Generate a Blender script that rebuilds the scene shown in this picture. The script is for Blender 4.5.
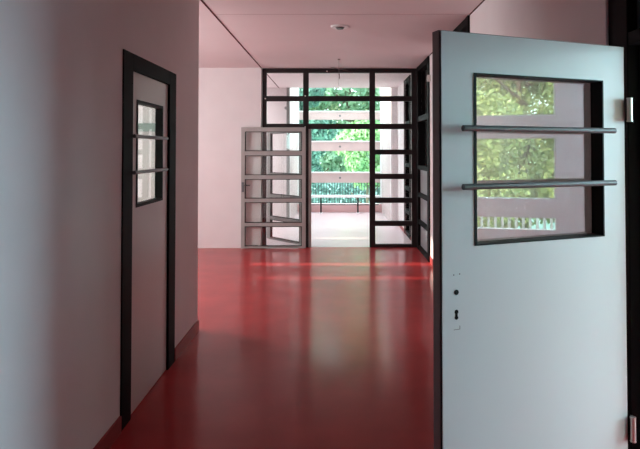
import bpy, bmesh, math, random
from mathutils import Matrix, Vector
import numpy as np

for o in list(bpy.data.objects):
    bpy.data.objects.remove(o, do_unlink=True)
S = bpy.context.scene
COL = S.collection
R = math.radians

# ------------------------------------------------------------------ camera
cd = bpy.data.cameras.new('camera')
cam = bpy.data.objects.new('camera', cd)
COL.objects.link(cam)
cam.location = (0, 0, 1.6)
cam.rotation_euler = (R(90 + 1.15), 0, 0)
cd.sensor_width = 36
cd.lens = 540 / 640 * 36
cd.shift_x = -15 / 640
cd.shift_y = -84.3 / 640
cd.clip_end = 300
cd.clip_start = 0.02
S.camera = cam

# ------------------------------------------------------------------ world, sun, area lights, exposure
W = bpy.data.worlds.new('world')
S.world = W
W.use_nodes = True
wn = W.node_tree
wn.nodes.clear()
wo = wn.nodes.new('ShaderNodeOutputWorld')
wb = wn.nodes.new('ShaderNodeBackground')
tc = wn.nodes.new('ShaderNodeTexCoord')
sx = wn.nodes.new('ShaderNodeSeparateXYZ')
rp = wn.nodes.new('ShaderNodeValToRGB')
rp.color_ramp.elements[0].position = 0.48
rp.color_ramp.elements[0].color = (0.62, 0.80, 0.80, 1)
rp.color_ramp.elements[1].position = 0.75
rp.color_ramp.elements[1].color = (0.72, 0.93, 1.0, 1)
mp = wn.nodes.new('ShaderNodeMapRange')
mp.inputs[1].default_value = -1
mp.inputs[2].default_value = 1
wn.links.new(tc.outputs['Generated'], sx.inputs[0])
wn.links.new(sx.outputs[2], mp.inputs[0])
wn.links.new(mp.outputs[0], rp.inputs[0])
wn.links.new(rp.outputs[0], wb.inputs[0])
wb.inputs[1].default_value = 6.5
wn.links.new(wb.outputs[0], wo.inputs[0])

sd = bpy.data.lights.new('sun', 'SUN')
sd.energy = 9.0
sd.angle = R(1.6)
sd.color = (1.0, 0.88, 0.68)
sun = bpy.data.objects.new('sun', sd)
COL.objects.link(sun)
sun.rotation_euler = (0, R(-(90 - 22)), 0)      # comes from the left (-X), 22 degrees above the horizon

def area(name, loc, rot, sx_, sy_, power, color, portal=False):
    a = bpy.data.lights.new(name, 'AREA')
    a.shape = 'RECTANGLE'
    a.size = sx_; a.size_y = sy_
    a.energy = power
    a.color = color
    if portal:
        a.cycles.is_portal = True
    o = bpy.data.objects.new(name, a)
    COL.objects.link(o)
    o.location = loc
    o.rotation_euler = rot
    return o

# daylight of the frosted window in the left alcove
area('daylight_alcove_window', (-4.38, 5.80, 1.75), (0, R(-90), 0), 1.75, 1.6, 86, (0.93, 1.0, 1.0))
# daylight of the frosted window of the room behind the left door
area('daylight_side_room', (-3.9, 3.4, 1.7), (0, R(-90), 0), 1.4, 1.6, 50, (0.82, 1.0, 0.93))
# added fill lamp at the left of the hall beyond the glass wall
area('fill_far_hall', (-2.9, 10.5, 2.93), (0, 0, 0), 1.8, 1.8, 62, (0.97, 0.97, 1.0))
# added lamp for the daylight of the right-hand room, which falls through the doorway on the white door
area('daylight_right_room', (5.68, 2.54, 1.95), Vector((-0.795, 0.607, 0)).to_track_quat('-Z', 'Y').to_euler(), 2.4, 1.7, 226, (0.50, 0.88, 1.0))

S.view_settings.view_transform = 'Standard'
S.view_settings.look = 'None'
S.view_settings.gamma = 1
S.view_settings.use_curve_mapping = False
S.view_settings.exposure = 0.40
S.cycles.max_bounces = 10
S.cycles.diffuse_bounces = 6
S.cycles.transparent_max_bounces = 24
S.cycles.caustics_reflective = False

# ------------------------------------------------------------------ materials
def mat(name, color, rough=0.6, spec=0.3, metal=0.0, noise=0.0, nscale=8.0, bump=0.0, bscale=60.0, coat=0.0, coat_rough=0.1, trans=0.0):
    m = bpy.data.materials.new(name)
    m.use_nodes = True
    nt = m.node_tree
    b = nt.nodes['Principled BSDF']
    b.inputs['Base Color'].default_value = (*color, 1)
    b.inputs['Roughness'].default_value = rough
    b.inputs['Metallic'].default_value = metal
    b.inputs['Specular IOR Level'].default_value = spec
    b.inputs['Coat Weight'].default_value = coat
    b.inputs['Coat Roughness'].default_value = coat_rough
    co = nt.nodes.new('ShaderNodeTexCoord')
    if noise > 0:
        n = nt.nodes.new('ShaderNodeTexNoise')
        n.inputs['Scale'].default_value = nscale
        n.inputs['Detail'].default_value = 5
        r = nt.nodes.new('ShaderNodeValToRGB')
        r.color_ramp.elements[0].position = 0.3
        r.color_ramp.elements[1].position = 0.7
        r.color_ramp.elements[0].color = (*[c * (1 - noise) for c in color], 1)
        r.color_ramp.elements[1].color = (*[min(1, c * (1 + noise)) for c in color], 1)
        nt.links.new(co.outputs['Object'], n.inputs['Vector'])
        nt.links.new(n.outputs[0], r.inputs[0])
        nt.links.new(r.outputs[0], b.inputs['Base Color'])
    if bump > 0:
        n2 = nt.nodes.new('ShaderNodeTexNoise')
        n2.inputs['Scale'].default_value = bscale
        n2.inputs['Detail'].default_value = 3
        bp = nt.nodes.new('ShaderNodeBump')
        bp.inputs['Strength'].default_value = bump
        bp.inputs['Distance'].default_value = 0.002
        nt.links.new(co.outputs['Object'], n2.inputs['Vector'])
        nt.links.new(n2.outputs[0], bp.inputs['Height'])
        nt.links.new(bp.outputs[0], b.inputs['Normal'])
    return m

def glass_mat(name, base, tint=(0.95, 0.97, 0.96), amp=0.8, rough=0.0):
    """clear pane: looks through, with a mirror reflection that grows towards grazing angles"""
    m = bpy.data.materials.new(name)
    m.use_nodes = True
    nt = m.node_tree
    nt.nodes.clear()
    out = nt.nodes.new('ShaderNodeOutputMaterial')
    t = nt.nodes.new('ShaderNodeBsdfTransparent'); t.inputs[0].default_value = (*tint, 1)
    g = nt.nodes.new('ShaderNodeBsdfGlossy'); g.inputs['Roughness'].default_value = rough
    g.inputs[0].default_value = (1, 1, 1, 1)
    lw = nt.nodes.new('ShaderNodeLayerWeight'); lw.inputs[0].default_value = 0.5
    pw = nt.nodes.new('ShaderNodeMath'); pw.operation = 'POWER'; pw.inputs[1].default_value = 4
    mu = nt.nodes.new('ShaderNodeMath'); mu.operation = 'MULTIPLY_ADD'
    mu.inputs[1].default_value = amp; mu.inputs[2].default_value = base
    mx = nt.nodes.new('ShaderNodeMixShader')
    nt.links.new(lw.outputs['Facing'], pw.inputs[0])
    nt.links.new(pw.outputs[0], mu.inputs[0])
    nt.links.new(mu.outputs[0], mx.inputs[0])
    nt.links.new(t.outputs[0], mx.inputs[1])
    nt.links.new(g.outputs[0], mx.inputs[2])
    nt.links.new(mx.outputs[0], out.inputs[0])
    return m

def leaf_mat(name, c1, c2, scale=1.2):
    m = bpy.data.materials.new(name)
    m.use_nodes = True
    nt = m.node_tree
    b = nt.nodes['Principled BSDF']
    b.inputs['Roughness'].default_value = 0.6
    co = nt.nodes.new('ShaderNodeTexCoord')
    n = nt.nodes.new('ShaderNodeTexNoise'); n.inputs['Scale'].default_value = scale; n.inputs['Detail'].default_value = 6
    r = nt.nodes.new('ShaderNodeValToRGB')
    r.color_ramp.elements[0].position = 0.35; r.color_ramp.elements[0].color = (*c1, 1)
    r.color_ramp.elements[1].position = 0.65; r.color_ramp.elements[1].color = (*c2, 1)
    nt.links.new(co.outputs['Object'], n.inputs['Vector'])
    nt.links.new(n.outputs[0], r.inputs[0])
    nt.links.new(r.outputs[0], b.inputs['Base Color'])
    tr = nt.nodes.new('ShaderNodeBsdfTranslucent')
    nt.links.new(r.outputs[0], tr.inputs[0])
    mx = nt.nodes.new('ShaderNodeMixShader'); mx.inputs[0].default_value = 0.35
    nt.links.new(b.outputs[0], mx.inputs[1]); nt.links.new(tr.outputs[0], mx.inputs[2])
    nt.links.new(mx.outputs[0], nt.nodes['Material Output'].inputs[0])
    return m

M = {}
M['plaster'] = mat('plaster', (0.79, 0.74, 0.742), 0.75, 0.2, noise=0.025, nscale=2.5, bump=0.25, bscale=90)
M['ceiling'] = mat('ceiling_paint', (0.80, 0.69, 0.70), 0.6, 0.3, noise=0.02, nscale=1.5)
M['floor'] = mat('red_linoleum', (0.42, 0.030, 0.032), 0.6, 0.05, noise=0.12, nscale=3.0, bump=0.05, bscale=25, coat=1.0, coat_rough=0.17)
M['floor'].node_tree.nodes['Principled BSDF'].inputs['Coat IOR'].default_value = 1.29
M['skirting'] = mat('red_skirting', (0.30, 0.035, 0.035), 0.45, 0.4)
M['seam'] = mat('seam_shadow_gap', (0.10, 0.03, 0.035), 0.8, 0.1)
M['dark_steel'] = mat('dark_steel', (0.016, 0.011, 0.0115), 0.5, 0.3, noise=0.15, nscale=6)
M['leaf_grey'] = mat('greenish_grey_steel', (0.20, 0.21, 0.20), 0.5, 0.4)
M['jamb_grey'] = mat('jamb_grey', (0.5, 0.5, 0.48), 0.5, 0.4)
M['black_steel'] = mat('black_steel', (0.004, 0.003, 0.0035), 0.6, 0.08)
M['grey_steel'] = mat('grey_steel', (0.37, 0.36, 0.345), 0.5, 0.4, noise=0.05, nscale=6)
M['black'] = mat('black_gasket', (0.008, 0.008, 0.008), 0.6, 0.2)
M['white_door'] = mat('white_door_lacquer', (0.72, 0.74, 0.74), 0.38, 0.4, noise=0.012, nscale=1.5)
M['beige_door'] = mat('beige_door_lacquer', (0.62, 0.55, 0.53), 0.32, 0.5, noise=0.015, nscale=1.5)
M['brown_edge'] = mat('brown_edge', (0.20, 0.155, 0.15), 0.5, 0.3)
M['bar'] = mat('grey_bar', (0.13, 0.14, 0.145), 0.35, 0.5, metal=0.3)
M['chrome'] = mat('brushed_metal', (0.62, 0.58, 0.55), 0.3, 0.5, metal=0.8)
M['panel'] = mat('grey_panel', (0.26, 0.25, 0.26), 0.4, 0.4)
M['opaque_dark'] = mat('opaque_dark_panel', (0.035, 0.045, 0.055), 0.5, 0.3)
M['white'] = mat('white_paint', (0.85, 0.85, 0.85), 0.5, 0.3)
M['concrete'] = mat('pink_concrete', (0.50, 0.38, 0.36), 0.8, 0.2, noise=0.06, nscale=3)
M['plinth'] = mat('rose_plinth', (0.85, 0.58, 0.57), 0.7, 0.2)
M['terrace'] = mat('rose_terrace', (0.74, 0.58, 0.60), 0.5, 0.3, noise=0.03, nscale=2, coat=0.8, coat_rough=0.2)
M['terrace_wall'] = mat('terrace_render', (0.58, 0.48, 0.47), 0.8, 0.2, noise=0.03, nscale=3)
M['glass'] = glass_mat('clear_glass', 0.05)
M['door_glass'] = glass_mat('door_glass', 0.20, tint=(0.74, 0.77, 0.76), amp=0.9)
M['frosted'] = mat('frosted_glass', (0.85, 0.88, 0.88), 0.6, 0.4)
M['railing'] = mat('railing_paint', (0.06, 0.09, 0.09), 0.5, 0.4)
M['bark'] = mat('bark', (0.13, 0.10, 0.07), 0.9, 0.1, noise=0.3, nscale=10)
M['lawn'] = mat('lawn', (0.22, 0.38, 0.31), 0.9, 0.1, noise=0.2, nscale=1.0)
M['greenboard'] = mat('pale_green_board', (0.36, 0.45, 0.42), 0.6, 0.3)
M['leaf_teal'] = leaf_mat('leaf_teal', (0.045, 0.115, 0.09), (0.16, 0.32, 0.25))
M['leaf_bright'] = leaf_mat('leaf_bright', (0.12, 0.28, 0.11), (0.40, 0.58, 0.28))
M['leaf_haze'] = leaf_mat('leaf_haze', (0.22, 0.36, 0.33), (0.36, 0.52, 0.47))  # distance haze put into the paler leaf colour
M['leaf_mid'] = leaf_mat('leaf_mid', (0.14, 0.27, 0.17), (0.42, 0.56, 0.36))
M['leaf_yellow'] = leaf_mat('leaf_yellow', (0.20, 0.29, 0.09), (0.68, 0.74, 0.33), 1.8)

# ------------------------------------------------------------------ mesh helpers
def box(bm, x0, x1, y0, y1, z0, z1, mtx=None, bev=0.0):
    c = ((x0 + x1) / 2, (y0 + y1) / 2, (z0 + z1) / 2)
    r = bmesh.ops.create_cube(bm, size=1.0)
    vs = r['verts']
    for v in vs:
        v.co = Vector((c[0] + v.co.x * abs(x1 - x0), c[1] + v.co.y * abs(y1 - y0), c[2] + v.co.z * abs(z1 - z0)))
    if bev > 0:
        es = list({e for v in vs for e in v.link_edges})
        r2 = bmesh.ops.bevel(bm, geom=es, offset=bev, segments=2, affect='EDGES', profile=0.6)
        vs = list({v for f in r2['faces'] for v in f.verts} | {v for v in vs if v.is_valid})
    if mtx is not None:
        for v in vs:
            v.co = mtx @ v.co

def cyl(bm, p0, p1, r0, r1=None, seg=16):
    r1 = r0 if r1 is None else r1
    p0 = Vector(p0); p1 = Vector(p1)
    d = p1 - p0
    q = Vector((0, 0, 1)).rotation_difference(d.normalized()).to_matrix().to_4x4()
    mt = Matrix.Translation((p0 + p1) / 2) @ q
    bmesh.ops.create_cone(bm, cap_ends=True, segments=seg, radius1=r0, radius2=r1, depth=d.length, matrix=mt)

def prism(bm, pts, z0, z1):
    lo = [bm.verts.new((x, y, z0)) for x, y in pts]
    hi = [bm.verts.new((x, y, z1)) for x, y in pts]
    n = len(pts)
    bm.faces.new(hi); bm.faces.new(lo[::-1])
    for i in range(n):
        bm.faces.new((lo[i], lo[(i + 1) % n], hi[(i + 1) % n], hi[i]))

def obj(name, bm, m, parent=None, smooth=False, mtx=None):
    bmesh.ops.recalc_face_normals(bm, faces=bm.faces)
    me = bpy.data.meshes.new(name)
    bm.to_mesh(me); bm.free()
    me.materials.append(M[m] if isinstance(m, str) else m)
    if smooth:
        for p in me.polygons:
            p.use_smooth = True
    o = bpy.data.objects.new(name, me)
    COL.objects.link(o)
    if parent is not None:
        o.parent = parent
    if mtx is not None:
        o.matrix_local = mtx
    return o

def B(*boxes, bev=0.0):
    bm = bmesh.new()
    for b in boxes:
        box(bm, *b, bev=bev)
    return bm

def struct(name, bm, m):
    o = obj(name, bm, m)
    o['kind'] = 'structure'
    return o

def tag(o, label, cat, group=None, kind=None):
    o['label'] = label
    o['category'] = cat
    if group: o['group'] = group
    if kind: o['kind'] = kind
    return o

def empty(name, loc=(0, 0, 0), mtx=None):
    o = bpy.data.objects.new(name, None)
    o.empty_display_size = 0.2
    COL.objects.link(o)
    if mtx is not None: o.matrix_world = mtx
    else: o.location = loc
    return o

def holed(u0, u1, z0, z1, holes):
    """rectangles covering u0..u1 x z0..z1 minus holes (sorted, not overlapping in u unless same span)"""
    us = sorted({u0, u1, *[h[0] for h in holes], *[h[1] for h in holes]})
    out = []
    for a, b in zip(us[:-1], us[1:]):
        m_ = (a + b) / 2
        hs = sorted([(h[2], h[3]) for h in holes if h[0] < m_ < h[1]])
        z = z0
        for h0, h1 in hs:
            if h0 > z: out.append((a, b, z, h0))
            z = h1
        if z < z1: out.append((a, b, z, z1))
    return out

def wall_x(name, x0, x1, y0, y1, z0, z1, holes=(), m='plaster'):
    bm = bmesh.new()
    for a, b, c, d in holed(y0, y1, z0, z1, list(holes)):
        box(bm, x0, x1, a, b, c, d)
    bmesh.ops.remove_doubles(bm, verts=bm.verts, dist=1e-5)
    return struct(name, bm, m)

def wall_y(name, y0, y1, x0, x1, z0, z1, holes=(), m='plaster'):
    bm = bmesh.new()
    for a, b, c, d in holed(x0, x1, z0, z1, list(holes)):
        box(bm, a, b, y0, y1, c, d)
    bmesh.ops.remove_doubles(bm, verts=bm.verts, dist=1e-5)
    return struct(name, bm, m)

H = 2.983                 # ceiling height
XL, XR = -1.225, 1.37     # corridor walls
YP = 9.0                  # glass wall
YE = 11.8                 # end of the hall beyond
YT = 14.2                 # end of the terrace

# ------------------------------------------------------------------ big door frame of reference, and the room its glass mirrors
DX, DY = 0.433, 2.187                       # free edge of the leaf's face
DU = Vector((0.934, 0.356)).normalized()    # along the leaf, to the hinge
DN = Vector((-DU.y, DU.x))                  # away from the camera
DM = Matrix(((DU.x, DN.x, 0, DX), (DU.y, DN.y, 0, DY), (0, 0, 1, 0), (0, 0, 0, 1)))

RO = Vector((4.457, 0.68))                  # right room: its window wall stands askew
RU = Vector((0.61, 0.80)).normalized()
RN = Vector((RU.y, -RU.x))                  # outwards
RM = Matrix(((RU.x, RN.x, 0, RO.x), (RU.y, RN.y, 0, RO.y), (0, 0, 1, 0), (0, 0, 0, 1)))

# ------------------------------------------------------------------ setting: floor, ceiling, walls
def rpt(s, n=0.0):
    p = RO + RU * s + RN * n
    return (p.x, p.y)
sA = (1.52 - RO.x) / RU.x
sB = (3.9 - RO.y) / RU.y
room_poly = [(1.52, 4.05), (1.52, rpt(sA, 0.25)[1] - .3), rpt(sB, 0.25), (rpt(sB, .25)[0], 4.05)]

bm = bmesh.new()
box(bm, -4.6, 1.52, -3.5, YP + .035, -0.25, 0)
prism(bm, room_poly, -0.25, 0)
box(bm, 1.52, 5.0, 4.05, YE, -0.25, 0)
struct('floor', bm, 'floor')
struct('floor_hall', B((-4.6, 1.52, YP + .035, YE, -.25, 0)), 'terrace')
bm = bmesh.new()
box(bm, -1.3, 1.55, YE, YT + .35, -0.25, 0)
struct('floor_terrace', bm, 'terrace')
bm = bmesh.new()
box(bm, -4.6, 1.52, -3.5, YE, H, H + 0.3)
prism(bm, room_poly, H, H + 0.3)
box(bm, 1.52, 5.0, 4.05, YE, H, H + 0.3)
struct('ceiling', bm, 'ceiling')

# left wall with the door hole
wall_x('wall_left', XL - 0.15, XL, -3.5, 4.84, 0, H, [(3.11, 4.13, 0, 2.185)])
wall_y('wall_alcove_side', 4.69, 4.84, -4.6, XL - 0.15, 0, H)
wall_x('wall_far_left', -4.6, -4.45, 2.0, YE, 0, H,
       [(4.88, 6.7, 0.95, 2.55), (6.80, 6.88, 1.40, 2.4), (7.60, 7.74, 1.30, 2.74), (9.87, 10.02, 1.66, 2.12)])
wall_y('wall_alcove_back', YP - 0.06, YP + 0.10, -4.45, -1.222, 0, H)
wall_y('wall_behind', -3.5, -3.35, XL, 1.52, 0, H)
# room behind the left door
wall_x('wall_side_room', -4.1, -3.95, 1.9, 4.69, 0, H, [(2.6, 4.2, 0.9, 2.5)])
wall_y('wall_side_room_near', 1.75, 1.9, -4.1, XL - .15, 0, H)
# right wall
wall_x('wall_right', XR, XR + 0.15, -3.5, YE, 0, H,
       [(1.42, 2.72, 0, H), (5.46, 6.95, 0, H), (7.79, 8.93, 0, H), (9.75, 10.6, 0, H)])
wall_y('wall_right_room_back', 3.9, 4.05, 1.52, 7.2, 0, H)
wall_x('wall_dark_rooms', 4.85, 5.0, 4.05, YE, 0, H, m='plaster')
wall_y('wall_between_rooms', 7.2, 7.35, 1.52, 4.85, 0, H)
# end of the hall beyond the glass wall
wall_y('wall_end', YE, YE + 0.15, -4.6, 1.52, 0, H, [(-0.985, 1.225, 0, H)])
wall_y('wall_end_right_room', YE, YE + 0.15, 1.52, 5.0, 0, H)
wall_x('wall_terrace_left', -1.2, -0.985, YE + .15, YT + .3, -.25, 3.6, m='terrace_wall')
wall_x('wall_terrace_right', 1.225, 1.45, YE + .15, YT + .3, -.25, 3.6, m='terrace_wall')
# askew window wall of the right room
bm = bmesh.new()
for a, b, c, d in holed(sA, sB, 0, H, [(-3.3, .09, 2.0, 2.85), (-3.3, .09, 1.055, 1.755), (-3.3, .09, 0.71, 0.845), (0.7, 3.1, 1.05, 2.85)]):
    box(bm, a, b, 0, 0.09, c, d, mtx=RM)
struct('wall_right_room_windows', bm, 'plaster')

# red skirtings and ceiling seams
struct('baseboard_left', B((XL, XL + 0.012, -3.35, 3.10, 0, 0.095), (XL, XL + 0.012, 4.14, 4.84, 0, 0.095), (XL - .1, XL + 0.012, 4.84, 4.852, 0, 0.095)), 'skirting')
struct('baseboard_right', B((XR - 0.012, XR, -3.35, 1.40, 0, 0.095), (XR - 0.012, XR, 2.74, 5.44, 0, 0.095), (XR - 0.012, XR, 6.97, 7.77, 0, 0.095), (XR - 0.012, XR, 9.05, 9.73, 0, 0.06), (XR - 0.012, XR, 10.62, YE, 0, 0.06)), 'skirting')
struct('trim_1', B((XL - .008, XL + .008, 4.84, YP - .06, H - 0.004, H), (XL - .008, XL + .008, YP + .10, YE, H - 0.004, H)), 'seam')
struct('trim_2', B((XR - .012, XR, 2.74, 5.44, H - 0.006, H), (XR - .012, XR, 6.97, 7.77, H - 0.006, H)), 'seam')
sm = mat('ceiling_joint', (0.50, 0.36, 0.37), 0.8, 0.1)
struct('trim_3', B((XL, XR, 5.43, 5.436, H - 0.002, H)), sm)

bm = bmesh.new(); box(bm, -3.85, -1.95, 9.55, 11.45, H - .02, H - .001)
struct('window_6', bm, 'frosted')  # added pane over the hall fill lamp, not a known skylight
# frosted windows behind the daylight lamps
for i, (x, y0, y1, z0, z1) in enumerate([(-4.5, 4.88, 6.7, .95, 2.55), (-4.0, 2.6, 4.2, .9, 2.5)]):
    w = struct('window_%d' % (i + 3), B((x - .015, x + .015, y0, y1, z0, z1)), 'frosted')
    obj('window_frame', B((x - .03, x + .04, y0, y0 + .05, z0, z1), (x - .03, x + .04, y1 - .05, y1, z0, z1), (x - .03, x + .04, y0 + .05, y1 - .05, z0, z0 + .05), (x - .03, x + .04, y0 + .05, y1 - .05, z1 - .05, z1)), 'white', w)

bm = bmesh.new(); box(bm, .7, 3.1, .06, .075, 1.05, 2.85, mtx=RM)
struct('window_5', bm, 'frosted')  # extra window added behind the right room lamp, outside the mirrored view
# right room windows (two tiers of clear glass) with their frames
for i, (z0, z1) in enumerate([(2.0, 2.85), (1.055, 1.755)]):
    bm = bmesh.new(); box(bm, -3.3, .09, 0.04, 0.046, z0, z1, mtx=RM)
    w = struct('window_%d' % (i + 1), bm, 'glass')
    bm = bmesh.new()
    for q in [(-3.3, -3.27, z0, z1), (.08, .09, z0, z1), (-3.3, .09, z0, z0 + .012), (-3.3, .09, z1 - .012, z1)]:
        box(bm, q[0], q[1], 0.03, 0.06, q[2], q[3], mtx=RM)
    obj('window_frame', bm, 'white', w)

# ------------------------------------------------------------------ glazed partition
def glazed(name, mtx, posts, rails, panes, m='dark_steel', depth=(0.0, 0.07), g='glass'):
    """posts (u0,u1,z0,z1), rails (u0,u1,z0,z1), panes likewise; local frame u = x, depth = y"""
    r = empty(name, mtx=mtx)
    for (a, b, c, d) in posts:
        obj('post', B((a, b, depth[0], depth[1], c, d), bev=0.003), m, r)
    for (a, b, c, d) in rails:
        obj('rail', B((a, b, depth[0] + .004, depth[1] - .004, c, d), bev=0.003), m, r)
    for (a, b, c, d) in panes:
        ym = (depth[0] + depth[1]) / 2
        obj('glass_pane', B((a, b, ym - .003, ym + .003, c, d)), g, r)
    return r

def zy(y, Y=9.0):      # height of an image row at depth Y
    return 1.6 + (151 - y) * Y / 540
def xx(x, Y=9.0):
    return (x - 335) * Y / 540

pm = Matrix.Translation((0, YP, 0))
P1, P2, P3, P4 = (xx(262.3), xx(266.3)), (xx(303), xx(308.6)), (xx(369.6), xx(375.2)), (xx(411.7), 1.366)
zt0, zt1 = zy(72.5), H - .001
zb0, zb1 = zy(101), zy(95.8)
zc0, zc1 = zy(129), zy(123.6)
posts = [(P1[0], P1[1], 0.0, H - .001), (P2[0], P2[1], 0.0, H - .001), (P3[0], P3[1], 0.0, H - .001), (P4[0], P4[1], 0.0, H - .001)]
rails = []; panes = []
for a, b in ((P1[1], P2[0]), (P2[1], P3[0]), (P3[1], P4[0])):
    rails += [(a, b, zt0, zt1), (a, b, zb0, zb1), (a, b, zc0, zc1)]
    panes += [(a, b, zb1, zt0), (a, b, zc1, zb0)]
low = [(149.5, 154.5), (173.8, 179), (197.6, 202.8), (220.8, 225.8), (243.8, 247.2)]
prev = zc0
for (ya, yb) in low:
    z1, z0 = zy(ya), max(0.0, zy(yb))
    rails.append((P3[1], P4[0], z0, z1))
    panes.append((P3[1], P4[0], z1, prev))
    prev = z0
part = glazed('glazed_partition', pm, posts, rails, panes)
tag(part, 'dark metal glazed partition with transom panes closing the red corridor', 'partition')
for (px, py) in ((327, 71), (265.2, 98.5), (305.2, 95.8), (305.2, 127)):
    bm = bmesh.new(); cyl(bm, (xx(px), -.004, zy(py)), (xx(px), .001, zy(py)), .012, seg=10)
    obj('screw', bm, 'chrome', part)
# side jamb lining of the doorway
obj('door_jamb', B((P2[1], P2[1] + .045, 0.0, 0.07, 0, zc0), bev=.003), 'jamb_grey', part)['label'] = 'light grey jamb lining'

# ------------------------------------------------------------------ glazed door leaves
def leaf(name, mtx, w, h, zrails, m, stile=.062, handle=True, label='', handle_u=None):
    r = empty(name, mtx=mtx)
    r['kind'] = 'structure'
    t = .045
    for a in (0, w - stile):
        obj('stile', B((a, a + stile, 0, t, 0.012, h), bev=.003), m, r)
    prev = None
    for (z0, z1) in zrails:
        obj('rail', B((stile, w - stile, .003, t - .003, z0, z1), bev=.003), m, r)
        if prev is not None:
            g = obj('glass_pane', B((stile, w - stile, .018, .026, prev, z0)), 'glass', r)
            bd = .009
            obj('glazing_bead', B((stile, stile + bd, -.002, t + .002, prev, z0), (w - stile - bd, w - stile, -.002, t + .002, prev, z0),
                                  (stile + bd, w - stile - bd, -.002, t + .002, prev, prev + bd), (stile + bd, w - stile - bd, -.002, t + .002, z0 - bd, z0)), 'black', g)
        prev = z1
    if handle:
        bm = bmesh.new()
        u = stile / 2
        cyl(bm, (u, 0.0, 1.04), (u, -.05, 1.04), .010)
        cyl(bm, (u - .01, -.045, 1.04), (u + .12, -.045, 1.04), .010)
        box(bm, u - .02, u + .02, -.006, 0.0, .93, 1.09)
        obj('door_handle', bm, 'bar', r, smooth=False)
    r['label'] = label
    r['category'] = 'door'
    return r

Yl = 8.87
zr = [(.012, zy(245.6, Yl)), (zy(226, Yl), zy(222.4, Yl)), (zy(202, Yl), zy(198.2, Yl)), (zy(179, Yl), zy(174.9, Yl)), (zy(155.4, Yl), zy(151, Yl)), (zy(131.6, Yl), zy(127.3, Yl))]
zr = sorted([(min(a, b), max(a, b)) for a, b in zr])
x0l, x1l = xx(241.5, Yl), xx(305.8, Yl)
leaf('door_3', Matrix.Translation((x0l, Yl - .03, 0)) @ Matrix.Rotation(R(.8), 4, 'Z'), x1l - x0l, zr[-1][1], zr, 'grey_steel',
     label='grey framed glass door with five panes folded open flat against the pink wall')
# second leaf, swung outwards behind the glass wall
hx, hy = P2[0] + .0, YP + 0.10
ex, ey = -1.24, 9.85
ang = math.atan2(hy - ey, hx - ex)
leaf('door_4', Matrix.Translation((ex, ey, 0)) @ Matrix.Rotation(ang, 4, 'Z'), math.hypot(hx - ex, hy - ey), zr[-1][1], zr, 'leaf_grey', stile=.10, handle=False,
     label='grey framed glass door ajar in the hall behind the folded-open glass door')

# ------------------------------------------------------------------ left door
d1 = empty('door_1', (XL, 3.62, 0))
d1['kind'] = 'structure'; d1['label'] = 'closed beige door with three-pane window in the left wall'; d1['category'] = 'door'
Wm = Matrix.Translation((-XL, -3.62, 0))
def wpart(name, bm, m, parent, base=Wm):
    o = obj(name, bm, m)
    o.parent = parent
    o.matrix_parent_inverse = parent.matrix_world.inverted()
    return o
bpy.context.view_layer.update()
fx0, fx1 = XL - .062, XL + .008
wpart('frame', B((fx0, fx1, 3.105, 3.255, 0, 2.19), (fx0, fx1, 3.975, 4.135, 0, 2.19), (fx0, fx1, 3.255, 3.975, 2.09, 2.19), bev=.004), 'black_steel', d1)
bm = bmesh.new()
for a, b, c, d in holed(3.258, 3.972, 0.008, 2.087, [(3.35, 3.86, 1.25, 1.92)]):
    box(bm, XL - .052, XL - .008, a, b, c, d)
bmesh.ops.remove_doubles(bm, verts=bm.verts, dist=1e-5)
dl = wpart('door_leaf', bm, 'beige_door', d1)
bpy.context.view_layer.update()
bd = .018
fr = wpart('window_frame', B((XL - .055, XL - .003, 3.35, 3.35 + bd, 1.25, 1.92), (XL - .055, XL - .003, 3.86 - bd, 3.86, 1.25, 1.92),
                        (XL - .055, XL - .003, 3.35 + bd, 3.86 - bd, 1.25, 1.25 + bd), (XL - .055, XL - .003, 3.35 + bd, 3.86 - bd, 1.92 - bd, 1.92)), 'black', dl)
wpart('glass_pane', B((XL - .048, XL - .042, 3.36, 3.85, 1.26, 1.91)), 'glass', dl)
for z in (1.69, 1.47):
    bm = bmesh.new()
    cyl(bm, (XL + .018, 3.245, z), (XL + .018, 3.88, z), .0115)
    for y in (3.285, 3.865):
        cyl(bm, (XL - .010, y, z), (XL + .018, y, z), .006, seg=8)
    wpart('crossbar', bm, 'bar', dl)

# ------------------------------------------------------------------ big open door on the right
d2 = empty('door_2', mtx=DM)
d2['kind'] = 'structure'; d2['label'] = 'big white door with reflecting window and two grey bars standing open at right'; d2['category'] = 'door'
DW = 0.995
hole = [(0.154, 0.864, 1.208, 1.926)]
def leafslab(y0, y1, inset=0.0, zi=0.0):
    bm = bmesh.new()
    for a, b, c, d in holed(inset, DW - inset, 0.01 + zi, 2.09 - zi, hole):
        box(bm, a, b, y0, y1, c, d)
    bmesh.ops.remove_doubles(bm, verts=bm.verts, dist=1e-5)
    return bm
obj('door_face', leafslab(0.0, 0.005), 'white_door', d2)
obj('door_core', leafslab(0.005, 0.016, .001, .001), 'black', d2)['label'] = 'black edge seal of the door'
obj('door_back', leafslab(0.016, 0.066, -.003, -.006), 'brown_edge', d2)['label'] = 'brown rebated edge of the door'
a, b, c, d = hole[0]
bd = .012
obj('window_frame', B((a, a + bd, -.003, .066, c, d), (b - bd * .6, b, -.003, .066, c, d), (a + bd, b - bd * .6, -.003, .066, c, c + bd * .4), (a + bd, b - bd * .6, -.003, .066, d - bd * .4, d)), 'black', d2)
obj('glass_pane', B((a + .003, b - .003, .052, .056, c + .003, d - .003)), 'door_glass', d2)
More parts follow.
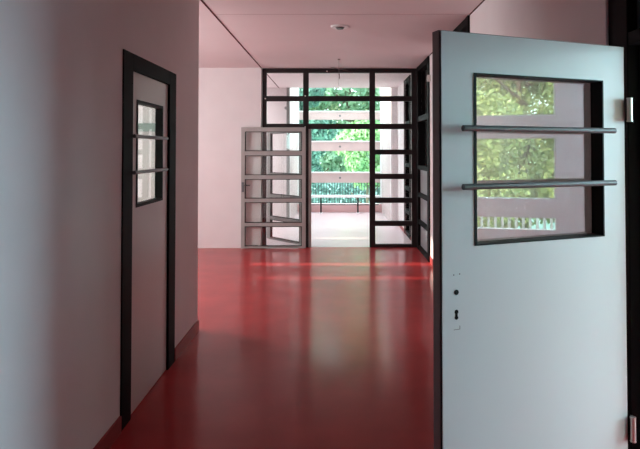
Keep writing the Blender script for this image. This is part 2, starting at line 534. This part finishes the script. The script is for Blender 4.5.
for z in (1.6925, 1.4555):
    bm = bmesh.new()
    cyl(bm, (.074, -.040, z), (.888, -.040, z), .0125, seg=20)
    for s in (.13, .875):
        cyl(bm, (s, -.040, z), (s, 0.002, z), .007, seg=10)
    o = obj('crossbar', bm, 'bar', d2, smooth=False)
    o['label'] = 'round grey bar across the window'
# lock: two key holes, screw holes and a scar of the missing handle plate
bm = bmesh.new()
cyl(bm, (.0655, -.001, 1.025), (.0655, .004, 1.025), .011, seg=16)
obj('handle_hole', bm, 'black', d2)
bm = bmesh.new()
cyl(bm, (.0655, -.001, .946), (.0655, .004, .946), .009, seg=16)
cyl(bm, (.0655, -.001, .922), (.0655, .004, .922), .008, seg=16)
box(bm, .0605, .0705, -.001, .004, .922, .946)
obj('keyhole', bm, 'black', d2)
bm = bmesh.new()
for u, z in ((.053, 1.096), (.081, 1.098)):
    cyl(bm, (u, -.0008, z), (u, .004, z), .0030, seg=8)
obj('screw_hole', bm, 'brown_edge', d2)
obj('plate_scar', B((.052, .082, -.0006, .002, .8735, .8755), (.080, .0825, -.0006, .002, .8755, .889)), 'brown_edge', d2)
bpy.context.view_layer.update()
# full-height frame of that doorway, with transom
df = empty('door_frame', (XR, 2.0, 0))
tag(df, 'black full-height door frame with transom at the right edge beside the open white door', 'door frame')
bpy.context.view_layer.update()
for (y0, y1) in ((2.545, 2.72), (1.42, 1.50)):
    wpart('post', B((XR + .012, XR + .16, y0, y1, 0, H - .001), bev=.004), 'black_steel', df)
wpart('rail', B((XR + .016, XR + .15, 1.50, 2.545, 2.10, 2.16)), 'black_steel', df)
wpart('rail', B((XR + .016, XR + .15, 1.50, 2.545, 2.90, H - .001)), 'black_steel', df)
wpart('transom_blocker', B((XR + .06, XR + .08, 1.50, 2.545, 2.16, 2.90)), 'opaque_dark', df)  # opaque in place of dark glass, blocks light above the door head
wpart('stop_strip', B((XR + .070, XR + .085, 2.527, 2.547, 0, 2.10)), 'black', df)
for (z0, z1) in ((1.743, 1.842), (.267, .368)):
    bm = bmesh.new()
    cyl(bm, (XR + .004, 2.515, z0), (XR + .004, 2.515, z1), .0115, seg=14)
    cyl(bm, (XR + .004, 2.515, z0 - .006), (XR + .004, 2.515, z0 - .001), .013, seg=14)
    cyl(bm, (XR + .004, 2.515, z1 + .001), (XR + .004, 2.515, z1 + .006), .013, seg=14)
    box(bm, XR + .010, XR + .018, 2.515, 2.55, z0, z1)
    wpart('hinge', bm, 'chrome', df)['label'] = 'silver hinge on the black frame'

# ------------------------------------------------------------------ glazed elements along the right wall
def side_element(y0, y1, label, panel=True, pw=.1):
    mt = Matrix(((0, -1, 0, XR + .10), (1, 0, 0, y0), (0, 0, 1, 0), (0, 0, 0, 1)))   # u -> +Y, depth -> -X (towards corridor)
    L = y1 - y0
    hs = [(2.90, H - .001), (2.07, 2.16), (1.30, 1.37), (0.86, .93), (.42, .49), (0.0, .07)]
    rl, pn = [], []
    for i, (a, b) in enumerate(hs):
        rl.append((pw, L - pw, a, b))
        if i: pn.append((pw, L - pw, b, hs[i - 1][0]))
    r = glazed('glazed_screen', mt, [(0, pw, 0, H - .001), (L - pw, L, 0, H - .001)], rl, pn[:2] if panel else pn, depth=(0, .12), g='glass', m='black_steel')
    if panel:
        for (a, b, c, d) in pn[2:]:
            obj('grey_panel', B((a, b, .05, .08, c, d)), 'panel', r)
    tag(r, label, 'glazed screen')
    return r
side_element(7.79, 8.93, 'dark framed side door with pale lower panels in the right wall, just before the partition', pw=.14)
side_element(5.46, 6.95, 'dark full-height frame in the right wall, its top showing above the white door', panel=False)
side_element(9.75, 10.6, 'dark glazed frame in the right wall of the hall beyond the partition', panel=False)
# small catch on the frame edge
tag(obj('door_closer', B((XR - .045, XR + .001, 7.70, 7.78, 2.60, 2.69), bev=.004), 'chrome'),
    'small silver catch high on the dark side door frame', 'door catch')

# ------------------------------------------------------------------ ceiling fittings
cl = empty('ceiling_vent', (0.055, 5.97, H))
tag(cl, 'small round white fitting in the pink corridor ceiling', 'ceiling fitting')
bm = bmesh.new()
cyl(bm, (0, 0, -.012), (0, 0, 0), .095, .105, seg=32)
obj('rim', bm, 'white', cl)
bm = bmesh.new()
cyl(bm, (0, 0, -.030), (0, 0, -.012), .035, .05, seg=24)
obj('cap', bm, 'bar', cl)

bm = bmesh.new()
hx_, hy_ = xx(339, 8.1), 8.1
cyl(bm, (hx_, hy_, H), (hx_, hy_, H - .40), .0035, seg=8)
cyl(bm, (hx_ - .13, hy_, H - .12), (hx_ + .13, hy_, H - .175), .003, seg=8)
cyl(bm, (hx_, hy_, H - .22), (hx_ + .012, hy_, H - .30), .010, .004, seg=8)
cyl(bm, (hx_, hy_, H - .012), (hx_, hy_, H), .02, seg=12)
tag(obj('hanging_wire', bm, 'brown_edge'), 'thin bare wire with crosspiece hanging from the ceiling before the partition', 'wire')

# wall dot in the hall beyond
bm = bmesh.new(); cyl(bm, (xx(286, YE), YE, zy(108, YE)), (xx(286, YE), YE - .02, zy(108, YE)), .035, seg=16)
tag(obj('wall_sensor', bm, 'panel'), 'small grey round sensor on the hall end wall, seen through the transom', 'sensor')

# pale green strip on the wall of the room behind the left door
tag(obj('wall_strip', B((-2.6, -1.45, 4.655, 4.69, 1.77, 1.84), bev=.004), 'greenboard'), 'pale green strip on the wall seen through the left door window', 'wall strip')

tag(obj('door_post', B((-1.055, -.988, YE - .06, YE - .002, 0, H - .002), bev=.004), 'leaf_grey'), 'slim grey post at the left edge of the terrace opening', 'post')

# ------------------------------------------------------------------ terrace: concrete bands, railing, bench
zE = lambda y: zy(y, YT)
fac = empty('louvre_facade', (0, YT, 0))
tag(fac, 'pale pink horizontal concrete beams with white sills at the bright far end', 'facade')
bpy.context.view_layer.update()
for (yt, yb) in ((112, 119.5), (142, 151), (173, 182.6)):
    o = wpart('beam', B((-.985, 1.225, YT, YT + .18, zE(yb), zE(yt)), bev=.004), 'concrete', fac)
    wpart('sill', B((-.985, 1.225, YT - .02, YT + .06, zE(yt), zE(yt) + .032)), 'white', fac)
    bm = bmesh.new(); cyl(bm, (xx(340, YT), YT - .006, zE((yt + yb) / 2)), (xx(340, YT), YT + .002, zE((yt + yb) / 2)), .028, seg=12)
    wpart('anchor_bolt', bm, 'bar', fac)
wpart('plinth', B((-.985, 1.225, YT, YT + .18, 0, .21), bev=.004), 'plinth', fac)
for a, b in ((-.985, -.945), (1.185, 1.225)):
    wpart('window_post', B((a, b, YT - .018, YT, .21, 3.4)), 'white', fac)

rl = empty('railing', (0, YT + .42, 0))
tag(rl, 'thin vertical bar railing outside the lowest opening at the far end', 'railing')
bpy.context.view_layer.update()
n = 34
for i in range(n):
    x = -1.1 + 2.4 * i / (n - 1)
    bm = bmesh.new(); cyl(bm, (x, YT + .42, -.2), (x, YT + .42, .84), .009, seg=8)
    wpart('baluster', bm, 'railing', rl)
wpart('top_rail', B((-1.2, 1.4, YT + .40, YT + .44, .84, .87)), 'railing', rl)
wpart('bottom_rail', B((-1.2, 1.4, YT + .40, YT + .44, -.2, -.16)), 'railing', rl)

bn = empty('bench', (0, YT - .2, 0))
tag(bn, 'low white bench with dark legs standing before the far railing', 'bench')
bpy.context.view_layer.update()
wpart('seat', B((-.95, 1.15, YT - .38, YT - .06, .41, .455), bev=.006), 'white', bn)
wpart('stretcher', B((-.93, 1.13, YT - .235, YT - .205, .205, .228)), 'dark_steel', bn)
for px in (321, 357.8):
    x = xx(px, YT - .22)
    wpart('leg', B((x - .02, x + .02, YT - .245, YT - .195, 0.0, .405), bev=.003), 'dark_steel', bn)
    wpart('foot', B((x - .035, x + .035, YT - .32, YT - .12, 0, .012)), 'white', bn)

# ------------------------------------------------------------------ outdoors
bm = bmesh.new(); box(bm, -70, 70, 14.6, 120, -3.4, -3.22)
tag(obj('lawn', bm, 'lawn'), 'green ground beyond the railing', 'lawn', kind='stuff')
bm = bmesh.new(); box(bm, -70, 70, -60, 14.6, -3.4, -3.2)
o = obj('ground', bm, 'lawn'); o['kind'] = 'structure'

def tree(name, x, y, base, height, rad, mleaf, seed, n=7000, ls=.22, label='', group=None, crown0=.25):
    rng = np.random.default_rng(seed)
    r = empty(name, (x, y, base))
    tag(r, label, 'tree', group)
    bm = bmesh.new()
    top = Vector((rng.normal() * .2, rng.normal() * .2, height * .72))
    cyl(bm, (0, 0, 0), top, rad * .075, rad * .03, seg=10)
    for k in range(7):
        a = k * 2.4 + rng.random(); z = height * (.32 + .07 * k)
        cyl(bm, (0, 0, z), (math.cos(a) * rad * .6, math.sin(a) * rad * .6, z + rad * .5), rad * .03, rad * .01, seg=7)
    obj('trunk', bm, 'bark', r)
    # crown: leaves in many lobes
    lobes = []
    c0 = height * crown0
    for k in range(34):
        t = rng.random()
        z = c0 + (height - c0) * t
        w = rad * math.sqrt(max(.05, 1 - (2 * t - .85) ** 2 * .75))
        a = rng.random() * 6.283; q = math.sqrt(rng.random()) * .8
        lobes.append((math.cos(a) * w * q, math.sin(a) * w * q, z, rad * (.22 + .2 * rng.random())))
    lobes = np.array(lobes)
    idx = rng.integers(0, len(lobes), n)
    d = rng.normal(size=(n, 3)); d /= np.linalg.norm(d, axis=1)[:, None]
    p = lobes[idx, :3] + d * (lobes[idx, 3] * (.75 + .3 * rng.random(n)))[:, None]
    u = np.cross(d + rng.normal(size=(n, 3)) * .6, rng.normal(size=(n, 3))); u /= np.linalg.norm(u, axis=1)[:, None]
    v = np.cross(u, d + rng.normal(size=(n, 3)) * .5); v /= np.linalg.norm(v, axis=1)[:, None]
    s = (ls * (.6 + .8 * rng.random(n)))[:, None]
    V = np.stack([p - u * s * .5, p + v * s * .3, p + u * s * .5, p - v * s * .3], 1).reshape(-1, 3)
    me = bpy.data.meshes.new('foliage')
    me.from_pydata(V.tolist(), [], np.arange(4 * n).reshape(-1, 4).tolist())
    me.materials.append(M[mleaf])
    o = bpy.data.objects.new('foliage', me)
    COL.objects.link(o); o.parent = r
    return r

tree('dark_tree', -1.5, 28, -3.18, 9.0, 2.0, 'leaf_teal', 1, 12000, .26, 'dark bluish green tree outside, at left of the far opening', crown0=.38)
tree('leafy_tree', 1.35, 23.0, -3.18, 5.9, 1.35, 'leaf_bright', 2, 9000, .17, 'bright green leafy tree at right of the middle in the far opening', crown0=.62)
tree('tall_tree', 1.0, 38, -3.18, 20.0, 4.8, 'leaf_mid', 4, 34000, .42, 'tallest green tree farthest back, rising behind the bright green one', crown0=.12)
tree('dark_tree', -8.5, 34, -3.18, 14.0, 3.4, 'leaf_teal', 5, 8000, .42, 'tall dark tree far back at the left beyond the far opening')
tree('leafy_tree', 12.5, 41, -3.18, 14.5, 3.4, 'leaf_bright', 6, 8000, .42, 'tall green tree far back at the right beyond the far opening')
# trees outside the right room, mirrored by the white door's glass
GT = ['nearest yellowish green tree mirrored in the middle of the white door glass', 'yellowish green tree at the far left of the mirrored garden row',
      'yellowish green tree at the right end of the mirrored garden row', 'taller back-row tree mirrored at the left edge of the white door glass',
      'taller back-row tree hidden behind the right of the mirrored garden row']
for i, (s, nn, hgt, rad, sd_) in enumerate([(-1.6, 8.5, 8.4, 2.6, 11), (-7.2, 8.5, 8.4, 2.8, 12), (3.9, 9.5, 8.4, 2.6, 13), (-4.4, 15, 11.0, 3.0, 14), (2.2, 16, 11.0, 3.0, 15)]):
    x, y = rpt(s, nn)
    tree('garden_tree', x, y, -3.2, hgt, rad, 'leaf_yellow', sd_, 42000 if i == 0 else 24000, .16 if i == 0 else .22, GT[i], 'trees mirrored in the door glass', crown0=.1)
# long hedge closing the garden beyond the far railing
rng = np.random.default_rng(77)
nh = 26000
c = np.stack([rng.uniform(-9, 9, nh), rng.uniform(0, 1.6, nh), rng.uniform(0, 3.9, nh)], 1)
c[:, 2] *= .88 + .12 * np.sin(c[:, 0] * 1.7)
u = rng.normal(size=(nh, 3)); u /= np.linalg.norm(u, axis=1)[:, None]
v = np.cross(u, rng.normal(size=(nh, 3))); v /= np.linalg.norm(v, axis=1)[:, None]
Vh = np.stack([c - u * .11, c + v * .08, c + u * .11, c - v * .08], 1).reshape(-1, 3)
me = bpy.data.meshes.new('hedge')
me.from_pydata(Vh.tolist(), [], np.arange(4 * nh).reshape(-1, 4).tolist())
me.materials.append(M['leaf_haze'])
hd = bpy.data.objects.new('hedge', me); COL.objects.link(hd); hd.location = (1, 31, -3.05)
tag(hd, 'long pale bluish green hedge behind the far railing, under the trees', 'hedge')
# railing outside the right room
rr = empty('balcony_railing', mtx=RM)
tag(rr, 'white balcony railing outside the right room, mirrored low in the white door glass', 'railing')
for i in range(44):
    u = -3.4 + i * .085
    obj('baluster', B((u, u + .03, .75, .78, -.2, .9)), 'white', rr)
obj('top_rail', B((-3.5, .3, .72, .82, .9, .94)), 'white', rr)

# portals: only help the sky light find the openings
def portal(name, c, direction, w, h):
    q = Vector((0, 0, -1)).rotation_difference(Vector(direction))
    o = area(name, c, (0, 0, 0), w, h, 1, (1, 1, 1), portal=True)
    o.rotation_euler = Vector(direction).to_track_quat('-Z', 'Y').to_euler()
    return o
for z0, z1 in ((2.0, 2.85), (1.055, 1.755)):
    p = rpt(-1.65, .3)
    portal('portal', (p[0], p[1], (z0 + z1) / 2), (-RN.x, -RN.y, 0), 3.3, z1 - z0)
portal('portal', (.12, YE + .2, 1.5), (0, -1, 0), 2.2, 2.95)
